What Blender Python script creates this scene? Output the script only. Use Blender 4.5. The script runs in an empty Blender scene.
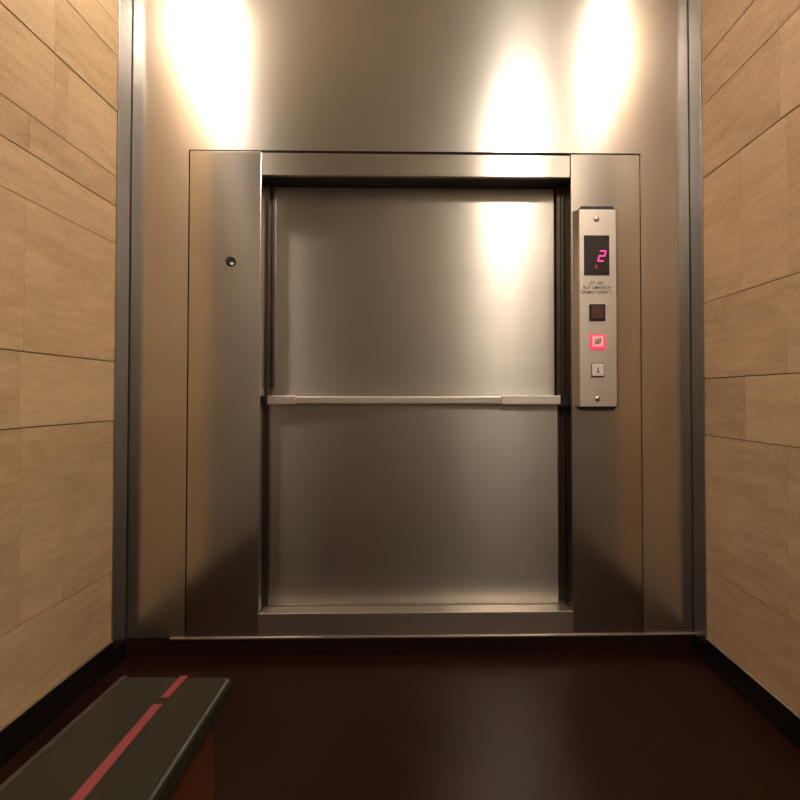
import bpy, bmesh, math, random
from mathutils import Vector, Matrix
R = math.radians
random.seed(4)
sc = bpy.context.scene
col = sc.collection

# ------------------------------------------------------------------ helpers
def link(o, parent=None):
    col.objects.link(o)
    if parent: o.parent = parent
    return o

def thing(name, label, cat, loc=(0, 0, 0), group=None):
    o = bpy.data.objects.new(name, None); col.objects.link(o)
    o.empty_display_size = .05; o.location = loc
    o['label'] = label; o['category'] = cat
    if group: o['group'] = group
    return o

def box_uv(bm):
    uv = bm.loops.layers.uv.verify()
    for f in bm.faces:
        n = f.normal; a = max(range(3), key=lambda i: abs(n[i]))
        for l in f.loops:
            c = l.vert.co
            # U runs up the sheet (Z), so the grain tangent follows it
            l[uv].uv = (c.z, c.x) if a == 1 else ((c.z, c.y) if a == 0 else (c.y, c.x))

def obj(name, bm, mat, parent=None, bevel=0, seg=2, smooth=False, loc=None):
    bm.normal_update(); box_uv(bm)
    me = bpy.data.meshes.new(name); bm.to_mesh(me); bm.free()
    o = bpy.data.objects.new(name, me); link(o, parent)
    if mat: me.materials.append(mat)
    if loc is not None: o.location = loc
    if bevel:
        b = o.modifiers.new('bevel', 'BEVEL'); b.width = bevel; b.segments = seg
        b.limit_method = 'ANGLE'; b.angle_limit = R(30)
    if smooth:
        for p in me.polygons: p.use_smooth = True
    return o

def struct(name, bm, mat, parent=None, **k):
    o = obj(name, bm, mat, parent, **k)
    if parent is None: o['kind'] = 'structure'
    return o

def box(bm, x0, x1, y0, y1, z0, z1):
    v = [bm.verts.new((x, y, z)) for x in (x0, x1) for y in (y0, y1) for z in (z0, z1)]
    for f in ((0, 1, 3, 2), (4, 6, 7, 5), (0, 4, 5, 1), (2, 3, 7, 6), (0, 2, 6, 4), (1, 5, 7, 3)):
        bm.faces.new([v[i] for i in f])
    return bm

def B(*a):
    return box(bmesh.new(), *a)

def prism_z(bm, pts, z0, z1):
    a = [bm.verts.new((x, y, z0)) for x, y in pts]; b = [bm.verts.new((x, y, z1)) for x, y in pts]
    n = len(pts)
    bm.faces.new(a); bm.faces.new(b[::-1])
    for i in range(n): bm.faces.new((a[i], b[i], b[(i + 1) % n], a[(i + 1) % n]))
    bmesh.ops.recalc_face_normals(bm, faces=bm.faces)
    return bm

def prism_y(bm, pts, y0, y1):
    a = [bm.verts.new((x, y0, z)) for x, z in pts]; b = [bm.verts.new((x, y1, z)) for x, z in pts]
    n = len(pts)
    bm.faces.new(a); bm.faces.new(b[::-1])
    for i in range(n): bm.faces.new((a[i], b[i], b[(i + 1) % n], a[(i + 1) % n]))
    bmesh.ops.recalc_face_normals(bm, faces=bm.faces)
    return bm

def lathe(bm, prof, axis, n=32, center=(0, 0, 0)):
    """prof: (radius, height) pairs turned about 'y' or 'z'."""
    rings = []
    c = Vector(center)
    for r, h in prof:
        ring = []
        for i in range(n):
            a = 2 * math.pi * i / n
            p = Vector((r * math.cos(a), h, r * math.sin(a))) if axis == 'y' else Vector((r * math.cos(a), r * math.sin(a), h))
            ring.append(bm.verts.new(c + p))
        rings.append(ring)
    for a, b in zip(rings, rings[1:]):
        for i in range(n): bm.faces.new((a[i], a[(i + 1) % n], b[(i + 1) % n], b[i]))
    bm.faces.new(rings[0]); bm.faces.new(rings[-1][::-1])
    bmesh.ops.recalc_face_normals(bm, faces=bm.faces)
    return bm

# ------------------------------------------------------------------ materials
def new_mat(name):
    m = bpy.data.materials.new(name); m.use_nodes = True
    nt = m.node_tree
    return m, nt, nt.nodes['Principled BSDF']

def N(nt, t, **k):
    n = nt.nodes.new(t)
    for a, b in k.items(): setattr(n, a, b)
    return n

def plain(name, colr, rough=.5, metal=0., spec=.5, emit=None, strength=0.):
    m, nt, p = new_mat(name)
    p.inputs['Base Color'].default_value = (*colr, 1)
    p.inputs['Roughness'].default_value = rough
    p.inputs['Metallic'].default_value = metal
    p.inputs['Specular IOR Level'].default_value = spec
    if emit:
        p.inputs['Emission Color'].default_value = (*emit, 1); p.inputs['Emission Strength'].default_value = strength
    return m

def steel(name, colr, rough, aniso, wave=.0, wscale=2., grain=.04, seed=0., wide=None):
    """brushed steel: a clear lobe, and (wide) the broad lobe of the brush marks across it"""
    m, nt, p = new_mat(name); L = nt.links.new
    tg = N(nt, 'ShaderNodeTangent', direction_type='UV_MAP')
    g = N(nt, 'ShaderNodeNewGeometry')
    mp = N(nt, 'ShaderNodeMapping'); L(g.outputs['Position'], mp.inputs[0])
    mp.inputs['Scale'].default_value = (3, 3, 420); mp.inputs['Location'].default_value = (seed, 0, 0)
    ns = N(nt, 'ShaderNodeTexNoise'); L(mp.outputs[0], ns.inputs[0])
    ns.inputs['Scale'].default_value = 1; ns.inputs['Detail'].default_value = 3
    cr = N(nt, 'ShaderNodeMix', data_type='RGBA'); L(ns.outputs[0], cr.inputs[0])
    cr.inputs[6].default_value = (*[c * (1 - grain * 2) for c in colr], 1)
    cr.inputs[7].default_value = (*[min(1, c * (1 + grain * 2)) for c in colr], 1)
    bp = None
    if wave:
        mp2 = N(nt, 'ShaderNodeMapping'); L(g.outputs['Position'], mp2.inputs[0])
        mp2.inputs['Location'].default_value = (seed * 3.1, 0, seed)
        n2 = N(nt, 'ShaderNodeTexNoise'); L(mp2.outputs[0], n2.inputs[0])
        n2.inputs['Scale'].default_value = wscale; n2.inputs['Detail'].default_value = 1
        bp = N(nt, 'ShaderNodeBump'); bp.inputs['Strength'].default_value = 1
        bp.inputs['Distance'].default_value = wave
        L(n2.outputs[0], bp.inputs['Height'])
    def lobe(p, r, an):
        p.inputs['Metallic'].default_value = 1; p.inputs['Anisotropic'].default_value = an
        p.inputs['Roughness'].default_value = r
        L(tg.outputs[0], p.inputs['Tangent']); L(cr.outputs[2], p.inputs['Base Color'])
        if bp: L(bp.outputs[0], p.inputs['Normal'])
    lobe(p, rough, aniso)
    if wide:
        q = N(nt, 'ShaderNodeBsdfPrincipled'); lobe(q, wide[1], wide[2])
        mx = N(nt, 'ShaderNodeMixShader'); mx.inputs[0].default_value = wide[0]
        L(p.outputs[0], mx.inputs[1]); L(q.outputs[0], mx.inputs[2])
        L(mx.outputs[0], nt.nodes['Material Output'].inputs[0])
    return m

def tile_mat(name, c0, c1, tilt=0.):
    m, nt, p = new_mat(name); L = nt.links.new
    g = N(nt, 'ShaderNodeNewGeometry')
    mp = N(nt, 'ShaderNodeMapping'); L(g.outputs['Position'], mp.inputs[0])
    mp.inputs['Rotation'].default_value = (tilt, 0, 0)
    mp.inputs['Scale'].default_value = (1, 7, 44)
    add = N(nt, 'ShaderNodeVectorMath', operation='MULTIPLY_ADD')
    L(g.outputs['Random Per Island'], add.inputs[0]); add.inputs[1].default_value = (30, 17, 23); L(mp.outputs[0], add.inputs[2])
    n1 = N(nt, 'ShaderNodeTexNoise'); L(add.outputs[0], n1.inputs[0])
    n1.inputs['Scale'].default_value = 1.; n1.inputs['Detail'].default_value = 7; n1.inputs['Roughness'].default_value = .68
    n2 = N(nt, 'ShaderNodeTexNoise'); L(g.outputs['Position'], n2.inputs[0])
    n2.inputs['Scale'].default_value = 150; n2.inputs['Detail'].default_value = 2
    n3 = N(nt, 'ShaderNodeTexNoise'); L(add.outputs[0], n3.inputs[0])
    n3.inputs['Scale'].default_value = .35; n3.inputs['Detail'].default_value = 2
    def mth(op, a, b):
        q = N(nt, 'ShaderNodeMath', operation=op)
        for i, s in enumerate((a, b)):
            if isinstance(s, (int, float)): q.inputs[i].default_value = s
            else: L(s, q.inputs[i])
        return q.outputs[0]
    f = mth('ADD', mth('MULTIPLY', n1.outputs[0], .62), mth('MULTIPLY', n2.outputs[0], .40))
    f = mth('ADD', f, mth('MULTIPLY', n3.outputs[0], .35))
    f = mth('ADD', f, mth('MULTIPLY', g.outputs['Random Per Island'], .17))
    mr = N(nt, 'ShaderNodeMapRange'); L(f, mr.inputs[0])
    mr.inputs[1].default_value = .54; mr.inputs[2].default_value = .96
    mx = N(nt, 'ShaderNodeMix', data_type='RGBA'); L(mr.outputs[0], mx.inputs[0])
    mx.inputs[6].default_value = (*c0, 1); mx.inputs[7].default_value = (*c1, 1)
    L(mx.outputs[2], p.inputs['Base Color'])
    p.inputs['Roughness'].default_value = .62; p.inputs['Specular IOR Level'].default_value = .3
    bp = N(nt, 'ShaderNodeBump'); bp.inputs['Strength'].default_value = .25; bp.inputs['Distance'].default_value = .002
    L(n1.outputs[0], bp.inputs['Height']); L(bp.outputs[0], p.inputs['Normal'])
    return m

def stone(name, c0, c1, rough, scale=14, spec=.5, streak=(1, 1, 1)):
    m, nt, p = new_mat(name); L = nt.links.new
    g = N(nt, 'ShaderNodeNewGeometry')
    mp = N(nt, 'ShaderNodeMapping'); L(g.outputs['Position'], mp.inputs[0]); mp.inputs['Scale'].default_value = streak
    ns = N(nt, 'ShaderNodeTexNoise'); L(mp.outputs[0], ns.inputs[0])
    ns.inputs['Scale'].default_value = scale; ns.inputs['Detail'].default_value = 6
    mx = N(nt, 'ShaderNodeMix', data_type='RGBA'); L(ns.outputs[0], mx.inputs[0])
    mx.inputs[6].default_value = (*c0, 1); mx.inputs[7].default_value = (*c1, 1)
    L(mx.outputs[2], p.inputs['Base Color'])
    p.inputs['Roughness'].default_value = rough; p.inputs['Specular IOR Level'].default_value = spec
    return m

STEEL = (.64, .59, .53)
M_wall = steel('brushed_steel_wall', (.61, .575, .53), .25, .78, wave=.0018, wscale=1.7, seed=2.3, wide=(.16, .42, .9))
M_jamb = steel('brushed_steel_jamb', (.62, .58, .53), .17, .55, wave=.0004, wscale=1.2, seed=5.1, wide=(.05, .36, 1.))
M_door = steel('brushed_steel_door', STEEL, .26, .8, wave=.0012, wscale=1.8, seed=8.4, wide=(.38, .40, .95))
M_door2 = steel('brushed_steel_lower_door', STEEL, .26, .8, wave=.0022, wscale=2.6, seed=11.7, wide=(.13, .40, .95))
M_head = steel('brushed_steel_header', STEEL, .24, .8, seed=3, wide=(.4, .36, 1.))
M_sill = steel('brushed_steel_sill', (.55, .48, .42), .36, .6, seed=1)
M_lip = steel('polished_steel_edge', (.8, .75, .7), .28, .3, seed=1)
M_bar = steel('satin_steel_bar', (.72, .66, .58), .42, .3, seed=7)
M_trim = steel('satin_steel_trim', (.42, .40, .39), .26, .6, seed=6)
M_plate = steel('satin_steel_plate', (.62, .56, .50), .44, .6, seed=9)
M_guide = plain('dark_door_guide', (.10, .072, .05), .45, .9)
M_black = plain('black_void', (.006, .005, .005), .6)
M_plasticgap = plain('black_plastic_and_gap_shade', (.012, .010, .010), .45)  # plastic parts, and the shade in the gaps beside the pull bar
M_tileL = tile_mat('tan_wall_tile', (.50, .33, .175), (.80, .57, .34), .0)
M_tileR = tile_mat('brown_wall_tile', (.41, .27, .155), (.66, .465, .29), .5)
M_grout = plain('dark_grout', (.09, .055, .03), .9)
M_floor = stone('dark_brown_stone_floor', (.007, .002, .0010), (.026, .007, .0045), .30, 3, .10)
M_plinth = stone('brown_stone_plinth', (.010, .004, .002), (.030, .013, .008), .30, 3, .3)
M_skirt = stone('black_stone_skirting', (.004, .003, .003), (.010, .008, .007), .35, 20, .3)
M_ceil = stone('warm_plaster_ceiling', (.74, .71, .66), (.78, .75, .70), .9, 6, .2)
M_back = stone('brown_plaster_wall', (.20, .17, .14), (.24, .205, .17), .85, 4, .2)
M_side = stone('grey_plaster_wall', (.31, .265, .215), (.35, .30, .25), .85, 4, .2)
M_granite = stone('green_black_granite', (.008, .008, .004), (.020, .020, .010), .24, 90, .3)
M_edge = stone('grey_brown_stone_edge', (.026, .022, .016), (.04, .034, .026), .3, 90, .4)
M_red = plain('red_tape', (.22, .016, .022), .5, emit=None)
M_wood = stone('red_mahogany', (.065, .012, .003), (.14, .030, .008), .4, 9, .4, (6, 6, .6))
M_glass = plain('dark_display_glass', (.02, .012, .008), .3, 0, .5)
M_ink = plain('brown_ink', (.06, .042, .02), .8)
M_btn = plain('dark_red_button', (.10, .030, .020), .4)
M_btnrim = plain('dark_red_button_rim', (.018, .005, .004), .45)
M_white = plain('white_button', (.85, .79, .72), .5)
M_grey = plain('grey_print', (.20, .16, .14), .7)
M_lit = plain('lit_button', (.75, .45, .42), .5, emit=(1, .30, .30), strength=.16)
M_glow = plain('red_light_ring', (.5, .03, .06), .5, emit=(1, .05, .12), strength=.3)
M_led = plain('red_led', (.3, .01, .06), .5, emit=(1, .06, .33), strength=.42)
M_leddim = plain('dim_red_led', (.2, .01, .02), .5, emit=(1, .02, .08), strength=.06)
M_lampwhite = plain('white_lamp_ring', (.8, .78, .74), .5)

# ------------------------------------------------------------------ the setting
XL, XR = -.871, .829          # side wall planes
YT = -.74                      # the tiles end here, plain plaster follows
YB = -2.25                    # wall behind the photographer
ZC = 2.16
FY = 0.0                      # front face of the steel wall

struct('floor', B(XL - .12, XR + .12, YB - .1, .3, -.05, 0), M_floor)
struct('ceiling', B(XL - .12, XR + .12, YB - .1, .3, ZC, ZC + .05), M_ceil)
struct('wall_back', B(XL - .12, XR + .12, YB - .1, YB, 0, ZC), M_back)

# steel end wall, a sheet with the opening cut out of it
def wall_end():
    bm = bmesh.new()
    xo0, xo1, zo = -.693, .671, 1.504
    box(bm, XL - .005, xo0, FY, .05, .052, ZC)
    box(bm, xo1, XR + .005, FY, .05, .052, ZC)
    box(bm, xo0, xo1, FY, .05, zo, ZC)
    bmesh.ops.remove_doubles(bm, verts=bm.verts, dist=1e-5)
    return bm
struct('wall_front', wall_end(), M_wall)
struct('wall_shaft', B(XL - .1, XR + .1, .28, .30, 0, ZC), M_black)
struct('baseboard_front', B(XL, XR, -.003, .05, 0, .0475), M_plinth)
struct('trim_1', B(-.735, XR - .001, -.007, .05, .0475, .0535), M_lip, bevel=.0012)

def tiles(side):
    bm = bmesh.new()
    xs = XL if side == 'left' else XR
    s = 1 if side == 'left' else -1
    y0, y1 = YT, -.086
    # grout bed
    box(bm, min(xs, xs - s * .1), max(xs, xs - s * .1), YT, 0, 0, ZC)
    for f in bm.faces: f.material_index = 1
    if side == 'left':
        rows = [(.078, .267, (-.30, -.9, -1.6, -2.2)), (.267, .695, (-.34, -.51, -1.1, -1.7, -2.3)),
                (.695, .862, (-.52, -1.12, -1.72)), (.862, 1.199, (-.51, -1.11, -1.71, -2.3)),
                (1.199, 1.305, (-.8, -1.5, -2.1)), (1.305, 1.39, (-.50, -1.1, -1.7)),
                (1.39, 1.578, (-.345, -.40, -1., -1.6, -2.2)), (1.578, 1.735, (-.405, -1., -1.6)),
                (1.735, 1.825, (-.62, -1.3, -1.9)), (1.825, ZC, (-.41, -1., -1.7))]
    else:
        rows = [(.072, .268, (-.7, -1.3, -1.9)), (.268, .652, (-.505, -1.1, -1.7, -2.3)),
                (.652, .815, (-.32, -.92, -1.5, -2.1)), (.815, 1.034, (-.51, -1.1, -1.7)),
                (1.034, 1.398, (-.31, -.52, -1.1, -1.7)), (1.398, 1.61, (-.495, -1.1, -1.7)),
                (1.61, 1.741, (-.495, -1.0, -1.6)), (1.741, 1.95, (-.66, -1.2, -1.8)), (1.95, ZC, (-.4, -1.0, -1.6))]
    g = .0011
    for z0, z1, cuts in rows:
        e = [y1] + [c for c in cuts if c > y0 + .03] + [y0]
        for a, b in zip(e, e[1:]):
            n0 = len(bm.faces)
            ga = g * .45
            xa, xb = sorted((xs - s * .01, xs + s * random.uniform(.0040, .0052)))
            box(bm, xa, xb, b + ga, a - ga, z0 + g, z1 - g)
    bmesh.ops.recalc_face_normals(bm, faces=bm.faces)
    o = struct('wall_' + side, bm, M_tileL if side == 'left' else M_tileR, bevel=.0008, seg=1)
    o.data.materials.append(M_grout)
    return o
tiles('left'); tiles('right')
for side, xs, s in (('left', XL, 1), ('right', XR, -1)):
    struct('wall_%s_rear' % side, B(*sorted((xs - s * .1, xs + s * .004)), YB, YT - .001, 0, ZC), M_side)

# black skirting with its thin steel top edge, and the steel corner strips
for side, xs, s, zt in (('left', XL, 1, .078), ('right', XR, -1, .072)):
    xa, xb = sorted((xs + s * .0002, xs + s * .010))
    struct('baseboard_' + side, B(xa, xb, YB, -.086, .0, zt - .005), M_skirt)
    t = struct('trim_%d' % (2 if side == 'left' else 3), B(xa, xb, YB, -.086, zt - .004, zt), M_lip, bevel=.001)
    c = struct('trim_%d' % (4 if side == 'left' else 5), B(*sorted((xs + s * .0002, xs + s * .008)), -.0855, -.006, .052, ZC), M_trim, bevel=.001)
    struct('baseboard_%s_corner' % side, B(xa, xb, -.086, -.003, 0, .052), M_skirt)

# ------------------------------------------------------------------ dumbwaiter
dw = thing('dumbwaiter', 'brushed steel dumbwaiter with two sliding door leaves, set into the steel end wall', 'dumbwaiter', (0, 0, .054))
dwz = .054
def part(name, bm, mat, parent=dw, **k):
    bmesh.ops.translate(bm, verts=bm.verts, vec=(0, 0, -dwz))
    return obj(name, bm, mat, parent, **k)
Z0, Z1 = .0545, 1.4995
XA, XB, XC, XD = -.689, -.4768, .4565, .6685   # jamb edges
DY = .110                                       # depth of the upper door
# folded jambs: front face and return into the opening
def jamb(x0, x1, ret):
    bm = bmesh.new()
    f = -.0015
    if ret > 0: pts = [(x0, f), (x1, f), (x1, DY + .03), (x1 - .006, DY + .03), (x1 - .006, .012), (x0, .012)]
    else: pts = [(x0, f), (x0, DY + .03), (x0 + .006, DY + .03), (x0 + .006, .012), (x1, .012), (x1, f)]
    return prism_z(bm, pts, Z0, Z1)
jl = part('jamb', jamb(XA, XB, 1), M_jamb, bevel=.0009)
jr = part('jamb', jamb(XC, XD, -1), M_jamb, bevel=.0015)
# header: front fascia plus underside
part('header', prism_y(bmesh.new(), [(XB + .0012, 1.4285), (XC - .0012, 1.4285), (XC - .0012, 1.496), (XB + .0012, 1.496)], -.001, .016), M_head, bevel=.0015)
part('header_soffit', B(XB + .0012, XC - .0012, .016, DY + .06, 1.4292, 1.44), M_black)
# sill
part('sill', prism_z(bmesh.new(), [(XB - .0015, -.004), (XC + .0015, -.004), (XC + .0015, .004), (XC - .002, .004), (XC - .002, DY + .05), (XB + .002, DY + .05), (XB + .002, .004), (XB - .0015, .004)], Z0, .1225), M_sill, bevel=.0016)
part('sill_groove', B(XB + .004, XC - .004, .060, .0645, .1222, .1228), M_black)
# guides behind the jambs
gl = part('door_guide', B(XB + .0005, XB + .007, .070, DY + .045, .1225, 1.4292), M_guide)
gr = part('door_guide', B(XC - .024, XC - .0005, .085, DY + .045, .1225, 1.4292), M_guide)
part('guide_rail', B(XC - .0135, XC - .0105, .079, .086, .1225, 1.4292), M_black, gr).location.z = 0
# door leaves
DU = part('upper_door', B(XB + .0085, .4295, DY, DY + .022, .760, 1.4285), M_door, bevel=.002)
DLo = part('lower_door', B(XB + .0085, .4310, .074, .074 + .022, .1235, .745), M_door2, bevel=.002)
part('edge_strip', B(XB + .009, XB + .0205, DY - .0025, DY + .001, .79, 1.42), M_trim, DU, bevel=.0008)
part('edge_strip', B(XB + .009, XB + .0165, .0715, .075, .1245, .73), M_trim, DLo, bevel=.0008)
# pull bar on the meeting edge
hb = part('pull_bar', B(XB + .0120, .4335, .050, .086, .7400, .7640), M_bar, DLo, bevel=.003)
part('bar_end_cap', B(XB + .0105, XB + .095, .047, .088, .7385, .7665), M_plate, hb, bevel=.002)
part('bar_end_cap', B(.252, .4345, .047, .088, .7385, .7665), M_plate, hb, bevel=.002)
part('bar_gap_shade', B(XB + .0003, XB + .0100, .045, .085, .7465, .7615), M_plasticgap, DLo)  # added black block painting the shade of the gap where the bar ends
part('bar_gap_shade', B(.4345, XC - .0003, .045, .105, .735, .765), M_plasticgap, DLo)  # right-hand gap, its darkness likewise a black block
# the key hole in the left jamb
kx, kz = -.5652, 1.1657
kr = part('key_lock', lathe(bmesh.new(), [(.0155, -.0022), (.0155, .004)], 'y', 40, (kx, 0, kz)), M_black, jl)
part('lock_ring', lathe(bmesh.new(), [(.0165, -.0016), (.0190, -.0021), (.0200, -.0014)], 'y', 40, (kx, 0, kz)), M_jamb, jl)
part('lock_pin', prism_y(bmesh.new(), [(kx - .003, kz - .002), (kx + .009, kz - .002), (kx + .006, kz - .0095), (kx + .001, kz - .0095)], -.0032, -.0021), M_white, kr)

# ------------------------------------------------------------------ control panel
PY = -.030
cp = thing('control_panel', 'tall steel call panel with floor display and buttons on the right door jamb', 'control panel', (.527, -.0016, .727))
def cpart(name, bm, mat, parent=cp, **k):
    bmesh.ops.translate(bm, verts=bm.verts, vec=(-.527, .0016, -.727))
    return obj(name, bm, mat, parent, **k)
PXa, PXb, PZa, PZb = .4615, .5985, .7335, 1.3230
cpart('faceplate', prism_z(bmesh.new(), [(PXa, -.0020), (PXa + .0135, PY), (PXb - .0125, PY), (PXb - .007, PY + .004), (PXb, -.0020)], PZa, PZb), M_plate, bevel=.0012)
cpart('back_box', prism_y(bmesh.new(), [(PXa + .012, PZa + .01), (PXa + .012, PZa - .001), (PXa + .024, PZa - .0125), (PXb - .022, PZa - .0125), (PXb - .012, PZa - .001), (PXb - .012, PZb + .001), (PXb - .020, PZb + .0115), (PXa + .022, PZb + .0115), (PXa + .012, PZb + .001)], -.0225, -.0017), M_plasticgap)
yf = PY
dsp = cpart('display', B(.4900, .5640, yf - .0012, yf + .004, 1.1265, 1.2430), M_glass)
bezel = bmesh.new()
for a in ((.4890, .4905, 1.1250, 1.2445), (.5635, .5650, 1.1250, 1.2445), (.4905, .5635, 1.1250, 1.1265), (.4905, .5635, 1.2430, 1.2445)):
    box(bezel, a[0], a[1], yf - .0020, yf + .002, a[2], a[3])
cpart('display_bezel', bezel, M_plasticgap, dsp)
# seven segment "2", leaning
def seg(bm, x0, z0, x1, z1, w=.0042):
    d = Vector((x1 - x0, z1 - z0)); d.normalize(); n = Vector((-d.y, d.x)) * w / 2; e = d * w * .35
    p = [(x0 - e.x, z0 - e.y), (x0 + n.x, z0 + n.y), (x1 + n.x, z1 + n.y), (x1 + e.x, z1 + e.y), (x1 - n.x, z1 - n.y), (x0 - n.x, z0 - n.y)]
    prism_y(bm, p, yf - .0022, yf - .0012)
d2 = bmesh.new()
gx, gz, gw, gh, sk = .5310, 1.1680, .0165, .0150, .0035
P = lambda i, j: (gx + gw * i + sk * j, gz + gh * j)
for a, b in (((0, 2), (1, 2)), ((1, 2), (1, 1)), ((1, 1), (0, 1)), ((0, 1), (0, 0)), ((0, 0), (1, 0))):
    seg(d2, *P(*a), *P(*b))
cpart('digit', d2, M_led, dsp)
da = bmesh.new()
prism_y(da, [(.5200, 1.1500), (.5260, 1.1600), (.5310, 1.1500), (.5260, 1.1440)], yf - .0020, yf - .0012)
cpart('direction_arrow', da, M_leddim, dsp)
# caption
def text(body, x, z, size, mat, parent, name, y):
    cu = bpy.data.curves.new(name, 'FONT'); cu.body = body; cu.size = size; cu.offset = .0002; cu.align_x = 'CENTER'; cu.extrude = .0002
    t = bpy.data.objects.new(name, cu); col.objects.link(t)
    t.rotation_euler = (R(90), 0, 0)
    bpy.context.view_layer.update()
    me = bpy.data.meshes.new_from_object(t.evaluated_get(bpy.context.evaluated_depsgraph_get()))
    me.transform(Matrix.Rotation(R(90), 4, 'X')); me.transform(Matrix.Translation((x - .527, y + .0016, z - .727)))
    bpy.data.objects.remove(t)
    me.materials.clear(); me.materials.append(mat)
    o = bpy.data.objects.new(name, me); link(o, parent)
    return o
for s, x, z in (('DT. AD', .5260, 1.0980), ('AUT UMNTE H', .5265, 1.0840), ('DDMNT DDRT 1', .5260, 1.0700)):
    text(s, x, z, .0125, M_ink, cp, 'caption', yf - .0004)
# buttons
bx = .5280
b1 = cpart('button', B(bx - .0245, bx + .0245, yf - .003, yf + .004, .9880, 1.0390), M_btnrim, bevel=.002)
cpart('button_cap', B(bx - .0175, bx + .0175, yf - .0055, yf - .002, .9945, 1.0325), M_btn, b1, bevel=.0025)
b2 = cpart('lit_button', B(bx - .0235, bx + .0235, yf - .003, yf + .004, .9020, .9505), M_glow, bevel=.004)
cpart('button_cap', B(bx - .0165, bx + .0165, yf - .0060, yf - .002, .9105, .9440), M_lit, b2, bevel=.002)
sg = bmesh.new()
for x0, x1, z0, z1 in ((-.009, .002, .9185, .9225), (-.008, -.004, .9225, .9330), (-.001, .003, .9225, .9350), (.005, .009, .9260, .9365), (-.001, .009, .9225, .9260)):
    box(sg, bx + x0, bx + x1, yf - .0066, yf - .0055, z0, z1)
cpart('button_symbol', sg, M_grey, b2)
b3 = cpart('button', B(bx - .0175, bx + .0175, yf - .0055, yf + .004, .8240, .8605), M_white, bevel=.002)
cpart('button_rim', B(bx - .0195, bx + .0195, yf - .0008, yf + .003, .8205, .8625), M_ink, b3)
sg = lathe(bmesh.new(), [(.0022, -.0005), (.0022, .0005)], 'y', 16, (bx, yf - .0057, .8475))
prism_y(sg, [(bx - .0035, .8330), (bx + .0035, .8330), (bx + .0022, .8440), (bx - .0022, .8440)], yf - .0062, yf - .0052)
cpart('button_symbol', sg, M_grey, b3)
for z in (1.2935, .7565):
    s_ = cpart('screw', lathe(bmesh.new(), [(.0082, .0), (.0080, -.0018), (.0062, -.0036), (.003, -.0046), (.0008, -.0048)], 'y', 24, (bx - .001, yf + .0003, z)), M_lip, smooth=True)
    cpart('screw_slot', B(bx - .007, bx + .005, yf - .0052, yf - .0030, z - .0009, z + .0009), M_black, s_)

# ------------------------------------------------------------------ bench
bn = thing('bench', 'low red wooden bench with dark green stone top and red stripe, by left wall', 'bench', (-.41, -1.45, 0))
def bpart(name, bm, mat, parent=bn, **k):
    bmesh.ops.translate(bm, verts=bm.verts, vec=(.41, 1.45, 0))
    return obj(name, bm, mat, parent, **k)
tz = .295
top = bpart('stone_top', prism_z(bmesh.new(), [(-.500, -.832), (-.3145, -.838), (-.299, -2.05), (-.528, -2.05)], tz - .034, tz), M_granite, bevel=.011, seg=4)
bpart('raised_edge', prism_z(bmesh.new(), [(-.4990, -.836), (-.4900, -.836), (-.516, -2.045), (-.5265, -2.045)], tz - .006, tz + .0012), M_edge, top, bevel=.002)
bpart('base', prism_z(bmesh.new(), [(-.485, -.865), (-.335, -.870), (-.333, -2.03), (-.505, -2.03)], 0, tz - .034), M_wood, bevel=.002)
bpart('stripe', prism_z(bmesh.new(), [(-.4010, -.838), (-.3885, -.838), (-.3905, -.917), (-.4040, -.917)], tz - .001, tz + .0008), M_red, top)
bpart('stripe', prism_z(bmesh.new(), [(-.4060, -.938), (-.3925, -.938), (-.3870, -2.04), (-.4080, -2.04)], tz - .001, tz + .0008), M_red, top)

# ------------------------------------------------------------------ ceiling lights
lamps = [(-.790, -.50, .055), (.54, -1.74, .084), (.735, -.64, .030)]
names = ['round domed ceiling light nearest the left tiled wall', 'round domed ceiling light behind the viewer, farthest from the steel wall',
         'round domed ceiling light nearest the right tiled wall']
m_em = plain('lamp_diffuser', (.9, .9, .9), .5, emit=(1., .90, .77), strength=66.)
for (lx, ly, w), lab in zip(lamps, names):
    t = thing('ceiling_light', lab, 'ceiling light', (lx, ly, ZC), 'domed ceiling lights')
    obj('lamp_ring', lathe(bmesh.new(), [(w, 0), (w + .016, 0), (w + .014, -.006), (w + .002, -.008), (w, -.004)], 'z', 40), M_lampwhite, t)
    obj('diffuser', lathe(bmesh.new(), [(w, -.002), (w, -.022), (w * .93, -.040), (w * .75, -.053), (w * .4, -.060), (.002, -.062)], 'z', 40), m_em, t)  # dome shaped to hang below the ceiling and spill light sideways onto it

w = bpy.data.worlds.new('world'); sc.world = w; w.use_nodes = True
w.node_tree.nodes['Background'].inputs[0].default_value = (.03, .024, .018, 1)
w.node_tree.nodes['Background'].inputs[1].default_value = 1

# ------------------------------------------------------------------ camera
cam = bpy.data.cameras.new('camera'); co = bpy.data.objects.new('camera', cam); col.objects.link(co)
cam.sensor_width = 36; cam.lens = 650 / 800 * 36
co.location = (0, -1.95, .765)
co.rotation_euler = (R(90 + 1.3), 0, R(-1.4))
cam.shift_x = -.04486; cam.shift_y = -.02344
cam.clip_start = .01
sc.camera = co
sc.view_settings.view_transform = 'Standard'; sc.view_settings.look = 'None'
sc.view_settings.exposure = 1.62; sc.view_settings.gamma = 1
sc.view_settings.use_curve_mapping = False
